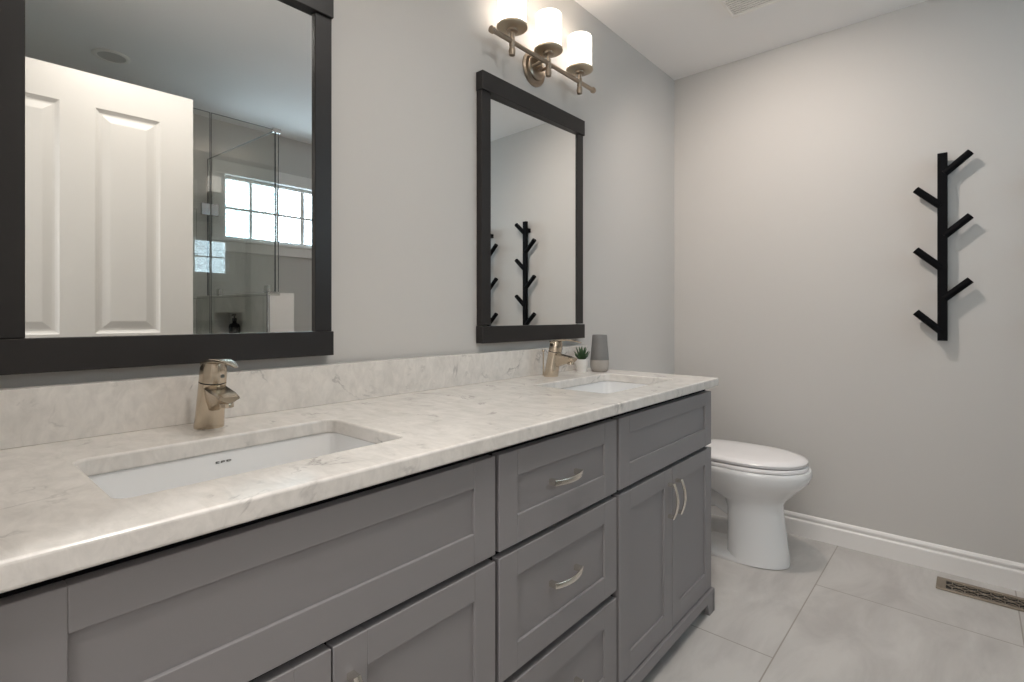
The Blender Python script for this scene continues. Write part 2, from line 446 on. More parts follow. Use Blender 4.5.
panel_side(0, 1); panel_side(-dt, -1)
for q in ([(0, 0, dz0), (0, -dt, dz0), (0, -dt, dz1), (0, 0, dz1)], [(dw, 0, dz0), (dw, -dt, dz0), (dw, -dt, dz1), (dw, 0, dz1)],
          [(0, 0, dz1), (dw, 0, dz1), (dw, -dt, dz1), (0, -dt, dz1)], [(0, 0, dz0), (dw, 0, dz0), (dw, -dt, dz0), (0, -dt, dz0)]):
    bm.faces.new([bm.verts.new(v) for v in q])
bmesh.ops.remove_doubles(bm, verts=bm.verts, dist=1e-5)
bmesh.ops.translate(bm, verts=bm.verts, vec=DL)
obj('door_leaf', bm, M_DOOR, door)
bm = nb()
for s in (1, -1):
    y0 = 0 if s > 0 else -dt
    Mx = T(DL.x + dw - .065, DL.y + y0, .95) @ Matrix.Rotation(-s*PI/2, 4, 'X')
    lathe(bm, [(.030, 0), (.030, .006), (.012, .010), (.011, .030)], Mx, 24)
    sweep(bm, [(DL.x + dw - .065 - k*.025, DL.y + y0 + s*.036, .95) for k in range(5)], (0, 0, 1), [.022, .02, .018, .017, .014], [.014, .013, .012, .011, .009])
obj('door_handle', bm, M_NICKEL, door)
door.rotation_euler = (0, 0, math.radians(3.6))

# ------------------------------------------------------------------ countertop with backsplash
ZT, ZB, CX0, CX1, CYF = .855, .825, .020, 1.922, -.599
PIV = Vector((.95, -.30, 0)); SKEW = math.radians(.8)     # the whole vanity stands a touch out of square with the wall
def skew(o):
    d = o.location - PIV
    o.location = PIV + Matrix.Rotation(SKEW, 3, 'Z') @ d
    o.rotation_euler.z = SKEW
top = thing('countertop', (.95, -.3, ZB), 'long white quartz countertop with faint grey veins and two cut-out sinks on the grey vanity', 'countertop')
HOLES = [(.151, .590, -.482, -.217), (1.310, 1.778, -.492, -.212)]
def slab():
    bm = nb()
    loops = [[Vector((CX0, CYF, ZB)), Vector((CX1, CYF, ZB)), Vector((CX1, -.015, ZB)), Vector((CX0, -.015, ZB))]]
    loops += [rr(*h, .022, ZB, 6) for h in HOLES]
    es = []
    for L in loops:
        vs = [bm.verts.new(p) for p in L]
        es += [bm.edges.new((vs[i], vs[(i + 1) % len(vs)])) for i in range(len(vs))]
    r = bmesh.ops.triangle_fill(bm, use_beauty=True, edges=es)
    fs = [g for g in r['geom'] if isinstance(g, bmesh.types.BMFace)]
    ex = bmesh.ops.extrude_face_region(bm, geom=fs)
    bmesh.ops.translate(bm, verts=[g for g in ex['geom'] if isinstance(g, bmesh.types.BMVert)], vec=(0, 0, ZT - ZB))
    return bm
obj('slab', slab(), M_QUARTZ, top, bevel=.0045)
skew(top)
bm = nb(); box(bm, CX0, 1.908, -.042, -.015, ZT + .0002, ZT + .100, .0009, 2)
bs = tag(obj('backsplash', bm, M_QUARTZ, base=(.94, -.028, ZT + .0003)), 'low white quartz backsplash strip standing along the back of the countertop', 'backsplash')
skew(bs)

# ------------------------------------------------------------------ undermount sinks
def make_sink(i):
    x0, x1, y0, y1 = HOLES[i]
    cx, cy = (x0 + x1)/2, (y0 + y1)/2
    t = thing('sink', (cx, cy, ZB - .15), ['white rectangular undermount sink nearest the camera, with a small dark mark', 'white rectangular undermount sink at the far end of the counter beside the succulent'][i], 'sink', 'undermount sinks in the counter')
    bm = nb(); zt = ZB - .0003
    def L(g, z, r): return rr(x0 - g, x1 + g, y0 - g, y1 + g, r, z, 6)
    loft(bm, [L(-.10, ZB - .150, .02), L(-.03, ZB - .146, .04), L(.012, ZB - .12, .045), L(.018, zt - .01, .045), L(.030, zt - .01, .05), L(.030, zt, .05),
              L(.004, zt, .028), L(.003, zt - .006, .028), L(-.004, zt - .06, .034), L(-.010, zt - .105, .04), L(-.018, zt - .125, .042), L(-.035, zt - .135, .04), L(-.08, zt - .139, .03)])
    obj('bowl', bm, M_CERAM, t, smooth=50)
    bm = nb(); lathe(bm, [(.0, .0), (.026, .0), (.030, .002), (.030, .004), (.024, .0045), (.020, .0035), (.0, .004)], T(cx, cy, zt - .1395), 24, False, False)
    obj('drain', bm, M_NICKEL, t, smooth=40)
    bm = nb()
    # small printed mark on the inner back wall
    for a, b, c, d in [(0, .0022, 0, .006), (.0022, .0052, .0045, .006), (.0022, .0052, 0, .0015), (.0075, .0095, 0, .006), (.0095, .0125, .0045, .006), (.0115, .0135, .0025, .0045), (.0095, .0125, .0015, .003), (.0155, .0175, .0005, .006), (.0175, .021, .0045, .006), (.0175, .021, .0005, .002), (.021, .0225, .002, .0048)]:
        box(bm, cx + (a - .011)*1.2, cx + (b - .011)*1.2, y1 + .0001, y1 + .0014, zt - .0195 + c*.62, zt - .0195 + d*.62)
    obj('printed_mark', bm, M_LOGO, t)
    skew(t)
    return t
make_sink(0); make_sink(1)

# ------------------------------------------------------------------ faucets
def make_faucet(x):
    y = -.108
    t = thing('faucet', (x, y, ZT), None, 'faucet', 'single lever faucets on the counter')
    n = 28
    def ring(z, yy, rx, ry, tilt=0.0):
        return [Vector((x + rx*math.cos(2*PI*k/n), yy + ry*math.sin(2*PI*k/n), z - tilt*ry*math.sin(2*PI*k/n))) for k in range(n)]
    bm = nb()
    loft(bm, [ring(ZT, y, .027, .027), ring(ZT + .004, y - .0005, .0275, .0275), ring(ZT + .03, y - .006, .0262, .0262), ring(ZT + .065, y - .013, .0252, .0252), ring(ZT + .093, y - .019, .0247, .0247, -.18)])
    # flat topped spout running forward and slightly down
    sy = [y - .004, y - .035, y - .060, y - .085, y - .100, y - .106]
    tz = [ZT + .090, ZT + .0865, ZT + .0815, ZT + .078, ZT + .074, ZT + .071]
    bz = [ZT + .024, ZT + .038, ZT + .048, ZT + .055, ZT + .057, ZT + .0595]
    ws = [.030, .042, .043, .041, .039, .036]
    loops = []
    for a, tt, b, w in zip(sy, tz, bz, ws):
        h = w/2; c = .004
        loops.append([Vector((x + px_, a, z_)) for px_, z_ in ((-h + c, tt), (h - c, tt), (h, tt - c), (h - .003, (tt + b)/2), (h - .009, b + .003), (h - .015, b), (-h + .015, b), (-h + .009, b + .003), (-h + .003, (tt + b)/2), (-h, tt - c))])
    loft(bm, loops)
    obj('body', bm, M_NICKEL, t, smooth=35)
    bm = nb(); lathe(bm, [(.0115, 0), (.0125, -.002), (.0125, -.008), (.0095, -.009), (.008, -.006), (0, -.006)], T(x, y - .090, ZT + .0585), 20, True, False)
    obj('aerator', bm, M_NICKEL, t, smooth=40)
    bm = nb(); loft(bm, [ring(ZT + .0925, y - .019, .0225, .0225, -.18), ring(ZT + .0965, y - .020, .0225, .0225, -.18)])
    obj('seam_ring', bm, M_DARK, t, smooth=40)
    bm = nb()
    loft(bm, [ring(ZT + .0955, y - .020, .0247, .0247, -.18), ring(ZT + .112, y - .023, .0247, .0247, -.08), ring(ZT + .124, y - .0245, .0236, .024), ring(ZT + .131, y - .0255, .020, .0215, .05), ring(ZT + .1345, y - .026, .012, .014, .05)])
    pts = []; w2 = []; h2 = []
    for k in range(11):
        u = k/10
        pts.append((x, y - .008 - .126*u, ZT + .126 + .0135*math.sin(PI*min(u*.75 + .1, 1)) - .002*u))
        w2.append(.038*(1 - .80*u**1.8)); h2.append(.010 - .0078*u)
    sweep(bm, pts, (1, 0, 0), w2, h2, .3)
    obj('lever', bm, M_NICKEL, t, smooth=40)
    bm = nb()
    lathe(bm, [(.003, 0), (.003, .08), (.0028, .088), (.0055, .090), (.006, .096), (.004, .099)], T(x + .002, y + .037, ZT), 12)
    obj('lift_rod', bm, M_NICKEL, t, smooth=40)
    bm = nb(); lathe(bm, [(.0038, 0), (.0038, .0012)], T(x + .0085, y - .0455, ZT + .106) @ Matrix.Rotation(PI/2, 4, 'X'), 14)
    obj('temperature_dot', bm, M_CHROME, t)
    return t
f1 = make_faucet(.383)
f1['label'] = 'brushed nickel lever faucet behind the near sink'
f2 = copy_tree(f1); f2.location.x = 1.552; skew(f1); skew(f2); f2['label'] = 'brushed nickel lever faucet behind the far sink'

# ------------------------------------------------------------------ grey shaker vanity
van = thing('bathroom_vanity', (.955, -.30, 0), 'grey shaker double sink vanity with drawers between two door cabinets and arched pulls', 'vanity')
YF, YB, FT = -.578, -.557, .021
bm = nb()
box(bm, .036, 1.896, YB, -.53, .080, .8245); box(bm, .036, 1.896, -.032, -.018, .080, .8245); box(bm, .036, 1.896, -.53, -.032, .080, .098)
box(bm, .036, .054, -.53, -.032, .098, .8245)
for xx in (.738, 1.212): box(bm, xx - .009, xx + .009, -.53, -.032, .098, .8245)
obj('carcass', bm, M_CARC, van)
bm = nb(); box(bm, 1.8965, 1.907, YB + .001, -.018, .02, .8245, .001)
obj('side_panel', bm, M_CAB, van)
# plinth with bracket feet at its ends
bm = nb()
prof = [(.03, 0), (.085, 0), (.078, .048), (1.846, .048), (1.866, 0), (1.915, 0), (1.915, .076), (1.911, .084), (.03, .084)]
loft(bm, [[Vector((a, yy, z)) for a, z in prof] for yy in (-.586, -.566)])
side = [(-.586, 0), (-.53, 0), (-.52, .04), (-.08, .04), (-.07, 0), (-.018, 0), (-.018, .078), (-.586, .078)]
loft(bm, [[Vector((xx, yy, z)) for yy, z in side] for xx in (1.898, 1.9145)])
obj('plinth', bm, M_CAB, van)

def front(x0, x1, z0, z1, ix0, ix1, iz0, iz1):
    bm = nb(); e = .0009
    box(bm, x0, ix0, YF, YB - .0005, z0, z1, e); box(bm, ix1, x1, YF, YB - .0005, z0, z1, e)
    box(bm, ix0, ix1, YF, YB - .0005, z0, iz0, e); box(bm, ix0, ix1, YF, YB - .0005, iz1, z1, e)
    box(bm, ix0 - .004, ix1 + .004, YF + .006, YB - .002, iz0 - .004, iz1 + .004)
    return bm
def pull(cx, cz, vertical):
    bm = nb(); y0 = YF + .006 if not vertical else YF
    N_ = 13; hl_ = .0545; pts = []; ws = []; hs = []
    for k in range(N_):
        u = -1 + 2*k/(N_ - 1)
        a = u*hl_; out = y0 - (.017 + .013*(1 - u*u)) - (0 if vertical else .0105*0)
        pts.append((cx, out, cz + a) if vertical else (cx + a, out, cz)); ws.append(.0135); hs.append(.0060)
    sweep(bm, pts, (1, 0, 0) if vertical else (0, 0, 1), ws, hs, .42)
    for s in (-1, 1):
        a = s*(hl_ - .005)
        if vertical: box(bm, cx - .0062, cx + .0062, y0 - .0195, y0 + .0005, cz + a - .005, cz + a + .005, .0008)
        else: box(bm, cx + a - .005, cx + a + .005, y0 - .0195, y0 + .0005, cz - .0062, cz + .0062, .0008)
    return bm
R1, R2, R3 = (.614, .806), (.353, .600), (.088, .333)
def sx(v): return v*(1 + (v - .95)*.02006)
def add_front(name, x0, x1, z0, z1, ix, iz, handle=None):
    o = obj(name, front(sx(x0), sx(x1), z0, z1, sx(ix[0]), sx(ix[1]), *iz), M_CAB, van)
    if handle: obj('handle', pull(sx(handle[0]), *handle[1:]), M_PULL, o, smooth=35)
    return o
add_front('false_front', .040, .736, *R1, (.0925, .679), (.672, .757))
add_front('false_front', 1.215, 1.869, *R1, (1.272, 1.812), (.676, .760))
add_front('drawer', .747, 1.202, *R1, (.803, 1.143), (.672, .753), (.970, .711, False))
add_front('drawer', .747, 1.202, *R2, (.803, 1.143), (.410, .548), (.970, .483, False))
add_front('drawer', .747, 1.202, *R3, (.803, 1.143), (.152, .278), (.970, .214, False))
DZ = (.088, .600)
add_front('door', .040, .387, *DZ, (.096, .331), (.155, .546), (.360, .497, True))
add_front('door', .390, .736, *DZ, (.447, .680), (.155, .546), (.418, .497, True))
add_front('door', 1.215, 1.5425, *DZ, (1.274, 1.486), (.155, .548), (1.516, .505, True))
add_front('door', 1.5455, 1.869, *DZ, (1.602, 1.813), (.155, .548), (1.571, .505, True))
skew(van)

# ------------------------------------------------------------------ mirrors
def make_mirror(x0, x1, z0, label, yaw=0):
    z1 = 1.921
    t = thing('wall_mirror', ((x0 + x1)/2, 0, z0), label, 'mirror', 'dark framed mirrors above the sinks')
    e = .0012
    bm = nb(); box(bm, x0, x1, -.034, -.001, z0, 1.046 if z0 > .98 else 1.041, e); obj('bottom_rail', bm, M_FRAME, t)
    bm = nb(); box(bm, x0, x1, -.034, -.001, z1 - .064, z1, e); obj('top_rail', bm, M_FRAME, t)
    for s in (0, 1):
        a = x0 + .003 if s == 0 else x1 - .0015 - .046
        bm = nb(); box(bm, a, a + .046, -.026, -.001, z0 + .0622, z1 - .0642, e); obj('stile', bm, M_FRAME, t)
    bm = nb(); box(bm, x0 + .045, x1 - .045, -.0165, -.0125, z0 + .045, z1 - .055); g = obj('mirror_glass', bm, M_MIRROR, t)
    if yaw:
        g.rotation_euler = (0, 0, math.radians(yaw))
    return t
m1 = make_mirror(.066, .703, .979, 'dark brown framed mirror behind the near faucet, reflecting the white door and shower')
m2 = make_mirror(1.253, 1.878, .987, 'dark brown framed mirror behind the far faucet, reflecting the black coat rack', -.95)

# ------------------------------------------------------------------ three shade vanity lights
def make_light(cx, label):
    z = 2.042; yb = -.075
    t = thing('vanity_light', (cx, 0, z), label, 'light fixture', 'three shade vanity lights above the mirrors')
    bm = nb()
    lathe(bm, [(.066, 0), (.066, .006), (.060, .012), (.046, .013), (.044, .019), (.038, .022), (.0, .0225)], T(cx, -.0005, z) @ Matrix.Rotation(PI/2, 4, 'X'), 40, True, False)
    obj('backplate', bm, M_BRONZE, t, smooth=30)
    bm = nb(); lathe(bm, [(.007, 0), (.007, .012), (.010, .015), (.010, .021), (.006, .025)], T(cx - .001, -.022, z) @ Matrix.Rotation(PI/2, 4, 'X'), 16)
    obj('centre_knob', bm, M_BRONZE, t, smooth=40)
    for s in (-1, 1):
        bm = nb(); tube(bm, [(cx + s*.030, -.010, z + s*.004), (cx + s*.030, -.04, z + s*.003), (cx + s*.030, yb, z)], .0065)
        obj('arm', bm, M_BRONZE, t, smooth=40)
    bm = nb()
    hb = .318
    lathe(bm, [(.0085, -hb), (.0115, -hb + .001), (.0125, -hb + .012), (.0085, -hb + .016), (.0085, hb - .016), (.0125, hb - .012), (.0115, hb - .001), (.0085, hb)], T(cx, yb, z) @ Matrix.Rotation(PI/2, 4, 'Y'), 20)
    obj('crossbar', bm, M_BRONZE, t, smooth=40)
    for k in (-1, 0, 1):
        x = cx + k*.209
        bm = nb()
        lathe(bm, [(.007, -.050), (.0105, -.048), (.0125, -.034), (.0105, -.022), (.008, -.020), (.0105, -.014), (.0105, .014), (.007, .016), (.007, .030), (.010, .032), (.020, .034), (.021, .041), (.023, .042)], T(x, yb, z), 20)
        st = obj('post', bm, M_BRONZE, t, smooth=40)
        bm = nb()
        lathe(bm, [(.022, .041), (.048, .0435), (.0545, .047), (.0555, .052), (.053, .0545), (.040, .053), (.0, .052)], T(x, yb, z), 36, True, False)
        obj('cup', bm, M_CUP, t, smooth=40)
        bm = nb()
        lathe(bm, [(.046, .0535), (.0495, .0535), (.050, .060), (.050, .180), (.048, .1835), (.046, .180), (.0475, .066)], T(x, yb, z), 36, False, False)
        obj('shade', bm, M_SHADE, t, smooth=60)
        bm = nb()
        lathe(bm, [(.013, .060), (.014, .085), (.020, .100), (.025, .118), (.023, .134), (.013, .143), (.0, .145)], T(x, yb, z), 20, True, False)
        obj('bulb', bm, M_BULB, t, smooth=60)
    return t
make_light(1.567, 'bronze bar light with three lit white shades above the mirror by the far wall')
make_light(.391, 'bronze bar light seen only as lit shades reflected in the shower glass')

# ------------------------------------------------------------------ coat racks on the far wall
def make_rack(y, label):
    x0, x1 = 2.797, 2.819; z0, z1 = .978, 1.760; hw = .0165
    t = thing('coat_rack', (XW, y, z0), label, 'coat rack', 'black tree coat racks on the far wall')
    bm = nb(); box(bm, x0, x1, y - hw, y + hw, z0, z1, .0015, 2)
    obj('upright', bm, M_BLACK, t)
    def peg(s, zroot, ztip):
        bm = nb()
        a = Vector((2.808, y + s*.006, zroot)); b = Vector((2.808, y + s*.088, ztip))
        d = (b - a).normalized()
        sd = Vector((1, 0, 0)); u = d.cross(sd); w = .0165; h = .0145
        L0 = [a + sd*(math.cos(q)*w) + u*(math.sin(q)*h) for q in [2*PI*k/16 for k in range(16)]]
        L1 = [b + sd*(math.cos(q)*w) + u*(math.sin(q)*h) for q in [2*PI*k/16 for k in range(16)]]
        loft(bm, [L0, L1])
        obj('peg', bm, M_BLACK, t, smooth=40)
    for zt in (1.748, 1.487 + .002, 1.228): peg(-1, zt - .074, zt)
    for zt in (1.622, 1.364, 1.098): peg(1, zt - .080, zt)
    for zz in (1.70, 1.055):
        bm = nb(); box(bm, x1 - .0005, XW - .0005, y - .011, y + .011, zz - .014, zz + .014, .001)
        obj('wall_spacer', bm, M_BLACK, t)
    return t
make_rack(-1.190, 'black tree shaped coat rack with six angled pegs in full view on the far wall')
make_rack(-1.572, 'second black coat rack, seen only as pegs at the edge of the far mirror')

# ------------------------------------------------------------------ toilet
TX = 2.46
TY = -.012
toi = thing('toilet', (TX, -.40, 0), 'white two-piece toilet with closed lid between the vanity and the far wall', 'toilet')
def egg(z, hw, yf, yb, n=48, p=2.0, fx=.5):
    """egg outline, long axis y, blunt at the back"""
    ym = yb + (yf - yb)*fx; out = []
    for k in range(n):
        a = 2*PI*k/n; c, s = math.cos(a), math.sin(a)
        ex = 2/p if s > 0 else 2/2.15
        xx = hw*math.copysign(abs(c)**ex, c)
        yy = ym + ((yb - ym) if s > 0 else (ym - yf))*math.copysign(abs(s)**ex, s)
        out.append(Vector((TX + xx, yy + TY, z)))
    return out
bm = nb()
loft(bm, [egg(0, .108, -.682, -.13, p=3, fx=.6), egg(.008, .110, -.684, -.13, p=3, fx=.6), egg(.020, .106, -.681, -.14, p=3, fx=.6), egg(.030, .092, -.670, -.20, p=3, fx=.6)])
loft(bm, [egg(.004, .109, -.683, -.435, p=2.8, fx=.35), egg(.05, .106, -.680, -.435, p=2.8, fx=.35), egg(.14, .100, -.668, -.435, p=2.8, fx=.35), egg(.22, .098, -.658, -.435, p=2.8, fx=.35), egg(.262, .101, -.658, -.42, p=2.6, fx=.40), egg(.285, .114, -.672, -.36, p=2.4, fx=.43),
          egg(.31, .138, -.696, -.31, p=2.4, fx=.46), egg(.34, .162, -.724, -.27, p=2.5, fx=.48), egg(.372, .182, -.755, -.24, p=2.7, fx=.5), egg(.400, .190, -.766, -.225, p=2.8, fx=.5), egg(.418, .190, -.766, -.22, p=2.8, fx=.5), egg(.425, .186, -.762, -.225, p=2.8, fx=.5)])
# trapway hump and rear deck behind the column
tube(bm, [(TX, -.53, .17), (TX, -.40, .25), (TX, -.31, .235), (TX, -.27, .17), (TX, -.265, .09), (TX, -.27, .02)], [.048, .060, .062, .056, .056, .066], 20)
loft(bm, [rr(TX - .08, TX + .08, -.30, -.14, .04, .21, 5), rr(TX - .11, TX + .11, -.30, -.08, .04, .30, 5), rr(TX - .17, TX + .17, -.30, -.05, .04, .39, 5), rr(TX - .18, TX + .18, -.29, -.04, .04, .42, 5)])
obj('bowl', bm, M_CERAM, toi, smooth=60)
bm = nb()
loft(bm, [egg(.4265, .180, -.749, -.255, p=3.2), egg(.428, .184, -.753, -.252, p=3.2), egg(.438, .185, -.754, -.25, p=3.2), egg(.443, .181, -.750, -.253, p=3.2)])
obj('seat', bm, M_SEAT, toi, smooth=50)
bm = nb()
loft(bm, [egg(.447, .176, -.744, -.255, p=3.2), egg(.4485, .181, -.749, -.252, p=3.2), egg(.459, .183, -.751, -.25, p=3.2), egg(.466, .177, -.745, -.254, p=3.2), egg(.4715, .150, -.705, -.285, p=3.0), egg(.4745, .08, -.60, -.36, p=2.8)])
obj('lid', bm, M_SEAT, toi, smooth=50)
for s in (-1, 1):
    bm = nb(); tube(bm, [(TX + s*.075 - .02, -.232, .445), (TX + s*.075 + .02, -.232, .445)], .013, 12)
    obj('seat_hinge', bm, M_SEAT, toi, smooth=40)
bm = nb()
loft(bm, [rr(TX - .185, TX + .185, -.195, -.02, .035, .4205, 5), rr(TX - .205, TX + .205, -.205, -.016, .035, .52, 5), rr(TX - .215, TX + .215, -.21, -.014, .035, .70, 5)])
obj('tank', bm, M_CERAM, toi, smooth=40)
bm = nb()
loft(bm, [rr(TX - .218, TX + .218, -.213, -.012, .035, .7005, 5), rr(TX - .222, TX + .222, -.217, -.010, .035, .705, 5), rr(TX - .222, TX + .222, -.217, -.010, .035, .722, 5), rr(TX - .212, TX + .212, -.207, -.018, .03, .732, 5)])
obj('tank_lid', bm, M_CERAM, toi, smooth=40)
bm = nb()
lathe(bm, [(.013, 0), (.013, .012), (.008, .016)], T(TX - .15, -.2095, .65) @ Matrix.Rotation(PI/2, 4, 'X'), 16)
sweep(bm, [(TX - .15 + k*.018, -.224, .65 - k*.003) for k in range(5)], (0, 0, 1), [.014, .013, .012, .012, .010], [.006]*5)
obj('flush_lever', bm, M_CHROME, toi, smooth=40)
for s in (-1, 1):
    bm = nb(); lathe(bm, [(.013, .0), (.013, .006), (.008, .014), (0, .016)], T(TX + s*.086, -.30, .020), 16, True, False)
    obj('bolt_cap', bm, M_SEAT, toi, smooth=50)

# ------------------------------------------------------------------ things on the counter
PX, PY = 1.764, -.094
pl = thing('potted_succulent', (PX, PY, ZT), 'small spiky green succulent in a white tapered pot by the far faucet', 'plant')
bm = nb()
nfac = 8
lathe(bm, [(.019, 0), (.0205, .002), (.0265, .046), (.0275, .052), (.0255, .052), (.0245, .046), (.0, .045)], T(PX, PY, ZT), 24, True, False)
obj('pot', bm, M_POT, pl, smooth=40)
bm = nb(); lathe(bm, [(.0245, .0455), (.024, .048), (.012, .0495), (0, .05)], T(PX, PY, ZT), 20, True, False)
obj('soil', bm, M_SOIL, pl, smooth=60)
bm = nb()
for ringi, (cnt, el, ln, wd) in enumerate([(9, 26, .032, .013), (9, 44, .041, .013), (7, 60, .048, .012), (4, 78, .044, .010)]):
    for k in range(cnt):
        az = 2*PI*(k + .5*ringi)/cnt + random.uniform(-.15, .15); e = math.radians(el + random.uniform(-6, 6))
        d = Vector((math.cos(az)*math.cos(e), math.sin(az)*math.cos(e), math.sin(e)))
        s = Vector((-math.sin(az), math.cos(az), 0)); u = s.cross(d) * -1
        base = Vector((PX, PY, ZT + .047)) + d*.003
        loops = []
        for q, wq in ((0, .55), (.25, .9), (.5, 1.0), (.75, .7), (.92, .28), (1, .05)):
            c = base + d*(ln*q) + Vector((0, 0, .010*q*q))
            w = wd*wq/2
            loops.append([c + s*w, c + u*(w*.25), c - s*w, c - u*(w*.55)])
        loft(bm, loops)
obj('foliage', bm, M_LEAF, pl, smooth=60)

VX, VY = 1.819, -.144
va = thing('vase', (VX, VY, ZT), 'grey tapered vase with a paler rounded base at the end of the counter', 'vase')
bm = nb()
lathe(bm, [(.027, 0), (.032, .003), (.0365, .014), (.0385, .030), (.0378, .047), (.0376, .0485)], T(VX, VY, ZT), 40, True, False)
obj('base_band', bm, M_VASE2, va, smooth=50)
bm = nb()
lathe(bm, [(.0372, .0483), (.0378, .0495), (.0362, .070), (.0335, .100), (.0308, .130), (.0296, .148), (.0288, .150), (.0272, .1485), (.0268, .140), (.0, .138)], T(VX, VY, ZT), 40, False, False)
obj('upper_body', bm, M_VASE, va, smooth=50)

# ------------------------------------------------------------------ floor register
RX0, RX1, RY0, RY1 = 2.652, 2.770, -1.500, -1.174
reg = thing('floor_register', ((RX0 + RX1)/2, (RY0 + RY1)/2, 0), 'antique brass floor register with scrollwork grille set in the grey floor tile', 'floor vent')
bm = nb(); box(bm, RX0 + .02, RX1 - .02, RY0 + .02, RY1 - .02, .0002, .0012); obj('duct_dark_sheet', bm, M_DARK, reg)  # flat dark sheet painted in for the shade of the recess
bm = nb(); fw = .018; fl = .030
box(bm, RX0, RX0 + fw, RY0, RY1, .0003, .006, .0015); box(bm, RX1 - fw, RX1, RY0, RY1, .0003, .006, .0015)
box(bm, RX0 + fw - .001, RX1 - fw + .001, RY0, RY0 + fl, .0003, .006, .0015); box(bm, RX0 + fw - .001, RX1 - fw + .001, RY1 - fl, RY1, .0003, .006, .0015)
obj('frame', bm, M_REG, reg)
bm = nb()
ya, yb_ = RY0 + fl, RY1 - fl; xa, xb = RX0 + fw, RX1 - fw; xc = (xa + xb)/2
ncell = 7; cl = (yb_ - ya)/ncell
def arc(cx, cy, r, a0, a1, n=12): return [(cx + r*math.cos(a0 + (a1 - a0)*k/n), cy + r*math.sin(a0 + (a1 - a0)*k/n), .0035) for k in range(n + 1)]
for k in range(ncell):
    cy = ya + (k + .5)*cl
    tube(bm, arc(xc, cy, cl*.30, 0, 2*PI, 16), .0024, 6)
    tube(bm, arc(xc, cy - cl/2, cl*.17, 0, 2*PI, 12), .0018, 6)
    for s in (-1, 1):
        tube(bm, arc(xc + s*(xb - xa)/2, cy - cl/2, cl*.40, PI/2 if s > 0 else -PI/2, 1.5*PI if s > 0 else PI/2, 10), .0019, 6)
        tube(bm, [(xc + s*cl*.30, cy, .0035), (xc + s*(xb - xa)/2, cy, .0035)], .0018, 6)
        tube(bm, [(xc, cy + s*cl*.28, .0035), (xc, cy + s*cl*.5, .0035)], .002, 6)
obj('grille', bm, M_REG, reg, smooth=50)

# ------------------------------------------------------------------ ceiling fan grille and downlights
FX0, FX1, FY0, FY1 = 2.14, 2.42, -.75, -.47
fan = thing('exhaust_fan_grille', ((FX0 + FX1)/2, (FY0 + FY1)/2, ZC), 'white slatted square exhaust fan cover on the ceiling', 'vent')
bm = nb()
z0, z1 = ZC - .014, ZC - .0005; b_ = .014
box(bm, FX0, FX0 + b_, FY0, FY1, z0, z1, .003); box(bm, FX1 - b_ - .006, FX1, FY0, FY1, z0, z1, .003)
box(bm, FX0 + b_, FX1 - b_ - .006, FY0, FY0 + b_, z0, z1, .003); box(bm, FX0 + b_, FX1 - b_ - .006, FY1 - b_, FY1, z0, z1, .003)
obj('cover_frame', bm, M_FANW, fan)
bm = nb(); box(bm, FX0 + .01, FX1 - .01, FY0 + .01, FY1 - .01, ZC - .003, ZC - .001); obj('housing', bm, mat('dark_fan_opening', (.06, .055, .05), .8), fan)
ns = 15
for k in range(ns):
    xs = FX0 + b_ + (FX1 - b_ - .006 - FX0 - b_)*(k + .5)/ns
    bm = nb(); box(bm, xs - .0052, xs + .0052, FY0 + b_ - .001, FY1 - b_ + .001, z0 + .0005, z0 + .0045, .001)
    obj('slat', bm, M_FANW, fan)

def downlight(x, y, label):
    t = thing('recessed_downlight', (x, y, ZC), label, 'ceiling light', 'recessed ceiling downlights')
    bm = nb(); lathe(bm, [(.060, -.002), (.062, -.006), (.078, -.006), (.083, -.003), (.083, -.0005), (.060, -.0005)], T(x, y, ZC), 36, False, False)
    obj('trim_ring', bm, M_FANW, t, smooth=40)
    bm = nb(); lathe(bm, [(.0615, -.0035), (.045, -.0012), (0, -.0008)], T(x, y, ZC), 36, False, False)
    obj('lens', bm, M_LENS, t, smooth=40)
    return t
downlight(.640, -2.12, 'round recessed downlight over the shower, reflected above the white door')
for (dx, dy, dk), w_ in zip(FILL_SPOTS, ('in front of the near sink', 'in front of the vanity drawers', 'in front of the far sink')):
    downlight(dx, dy, 'added ceiling fill downlight, out of view, ' + w_)  # unseen housings added to go with the fill spots

# ------------------------------------------------------------------ shower behind the door
PN = -1.755
bm = nb()
# half wall: inner tiled face runs from (1.294) to (1.215), with a niche
def prism(pts, z0, z1):
    loft(bm, [[Vector((a, b, z)) for a, b in pts] for z in (z0, z1)])
def xin(y): return 1.294 + (1.215 - 1.294)*(PN - y)/(PN - YW)
ny0, ny1, nz0, nz1, nd = -2.42, -2.04, .88, 1.105, .085
ye = YW + .001
prism([(xin(PN), PN), (1.435, PN), (1.435, ny1), (xin(ny1), ny1)], 0, 1.2)
prism([(xin(ny0), ny0), (1.435, ny0), (1.435, ye), (xin(ye), ye)], 0, 1.2)
prism([(xin(ny1), ny1), (1.435, ny1), (1.435, ny0), (xin(ny0), ny0)], 0, nz0)
prism([(xin(ny1), ny1), (1.435, ny1), (1.435, ny0), (xin(ny0), ny0)], nz1, 1.2)
prism([(xin(ny1) + nd, ny1), (1.435, ny1), (1.435, ny0), (xin(ny0) + nd, ny0)], nz0, nz1)
pw = struct('wall_shower', bm, M_WALL)
bm = nb()
def skin(y0, y1, z0, z1): prism([(xin(y0) - .010, y0), (xin(y0) - .0005, y0), (xin(y1) - .0005, y1), (xin(y1) - .010, y1)], z0, z1)
skin(PN, ny1, 0, 1.2); skin(ny0, ye, 0, 1.2); skin(ny1, ny0, 0, nz0); skin(ny1, ny0, nz1, 1.2)
struct('trim_2', bm, M_STILE2)
bm = nb()
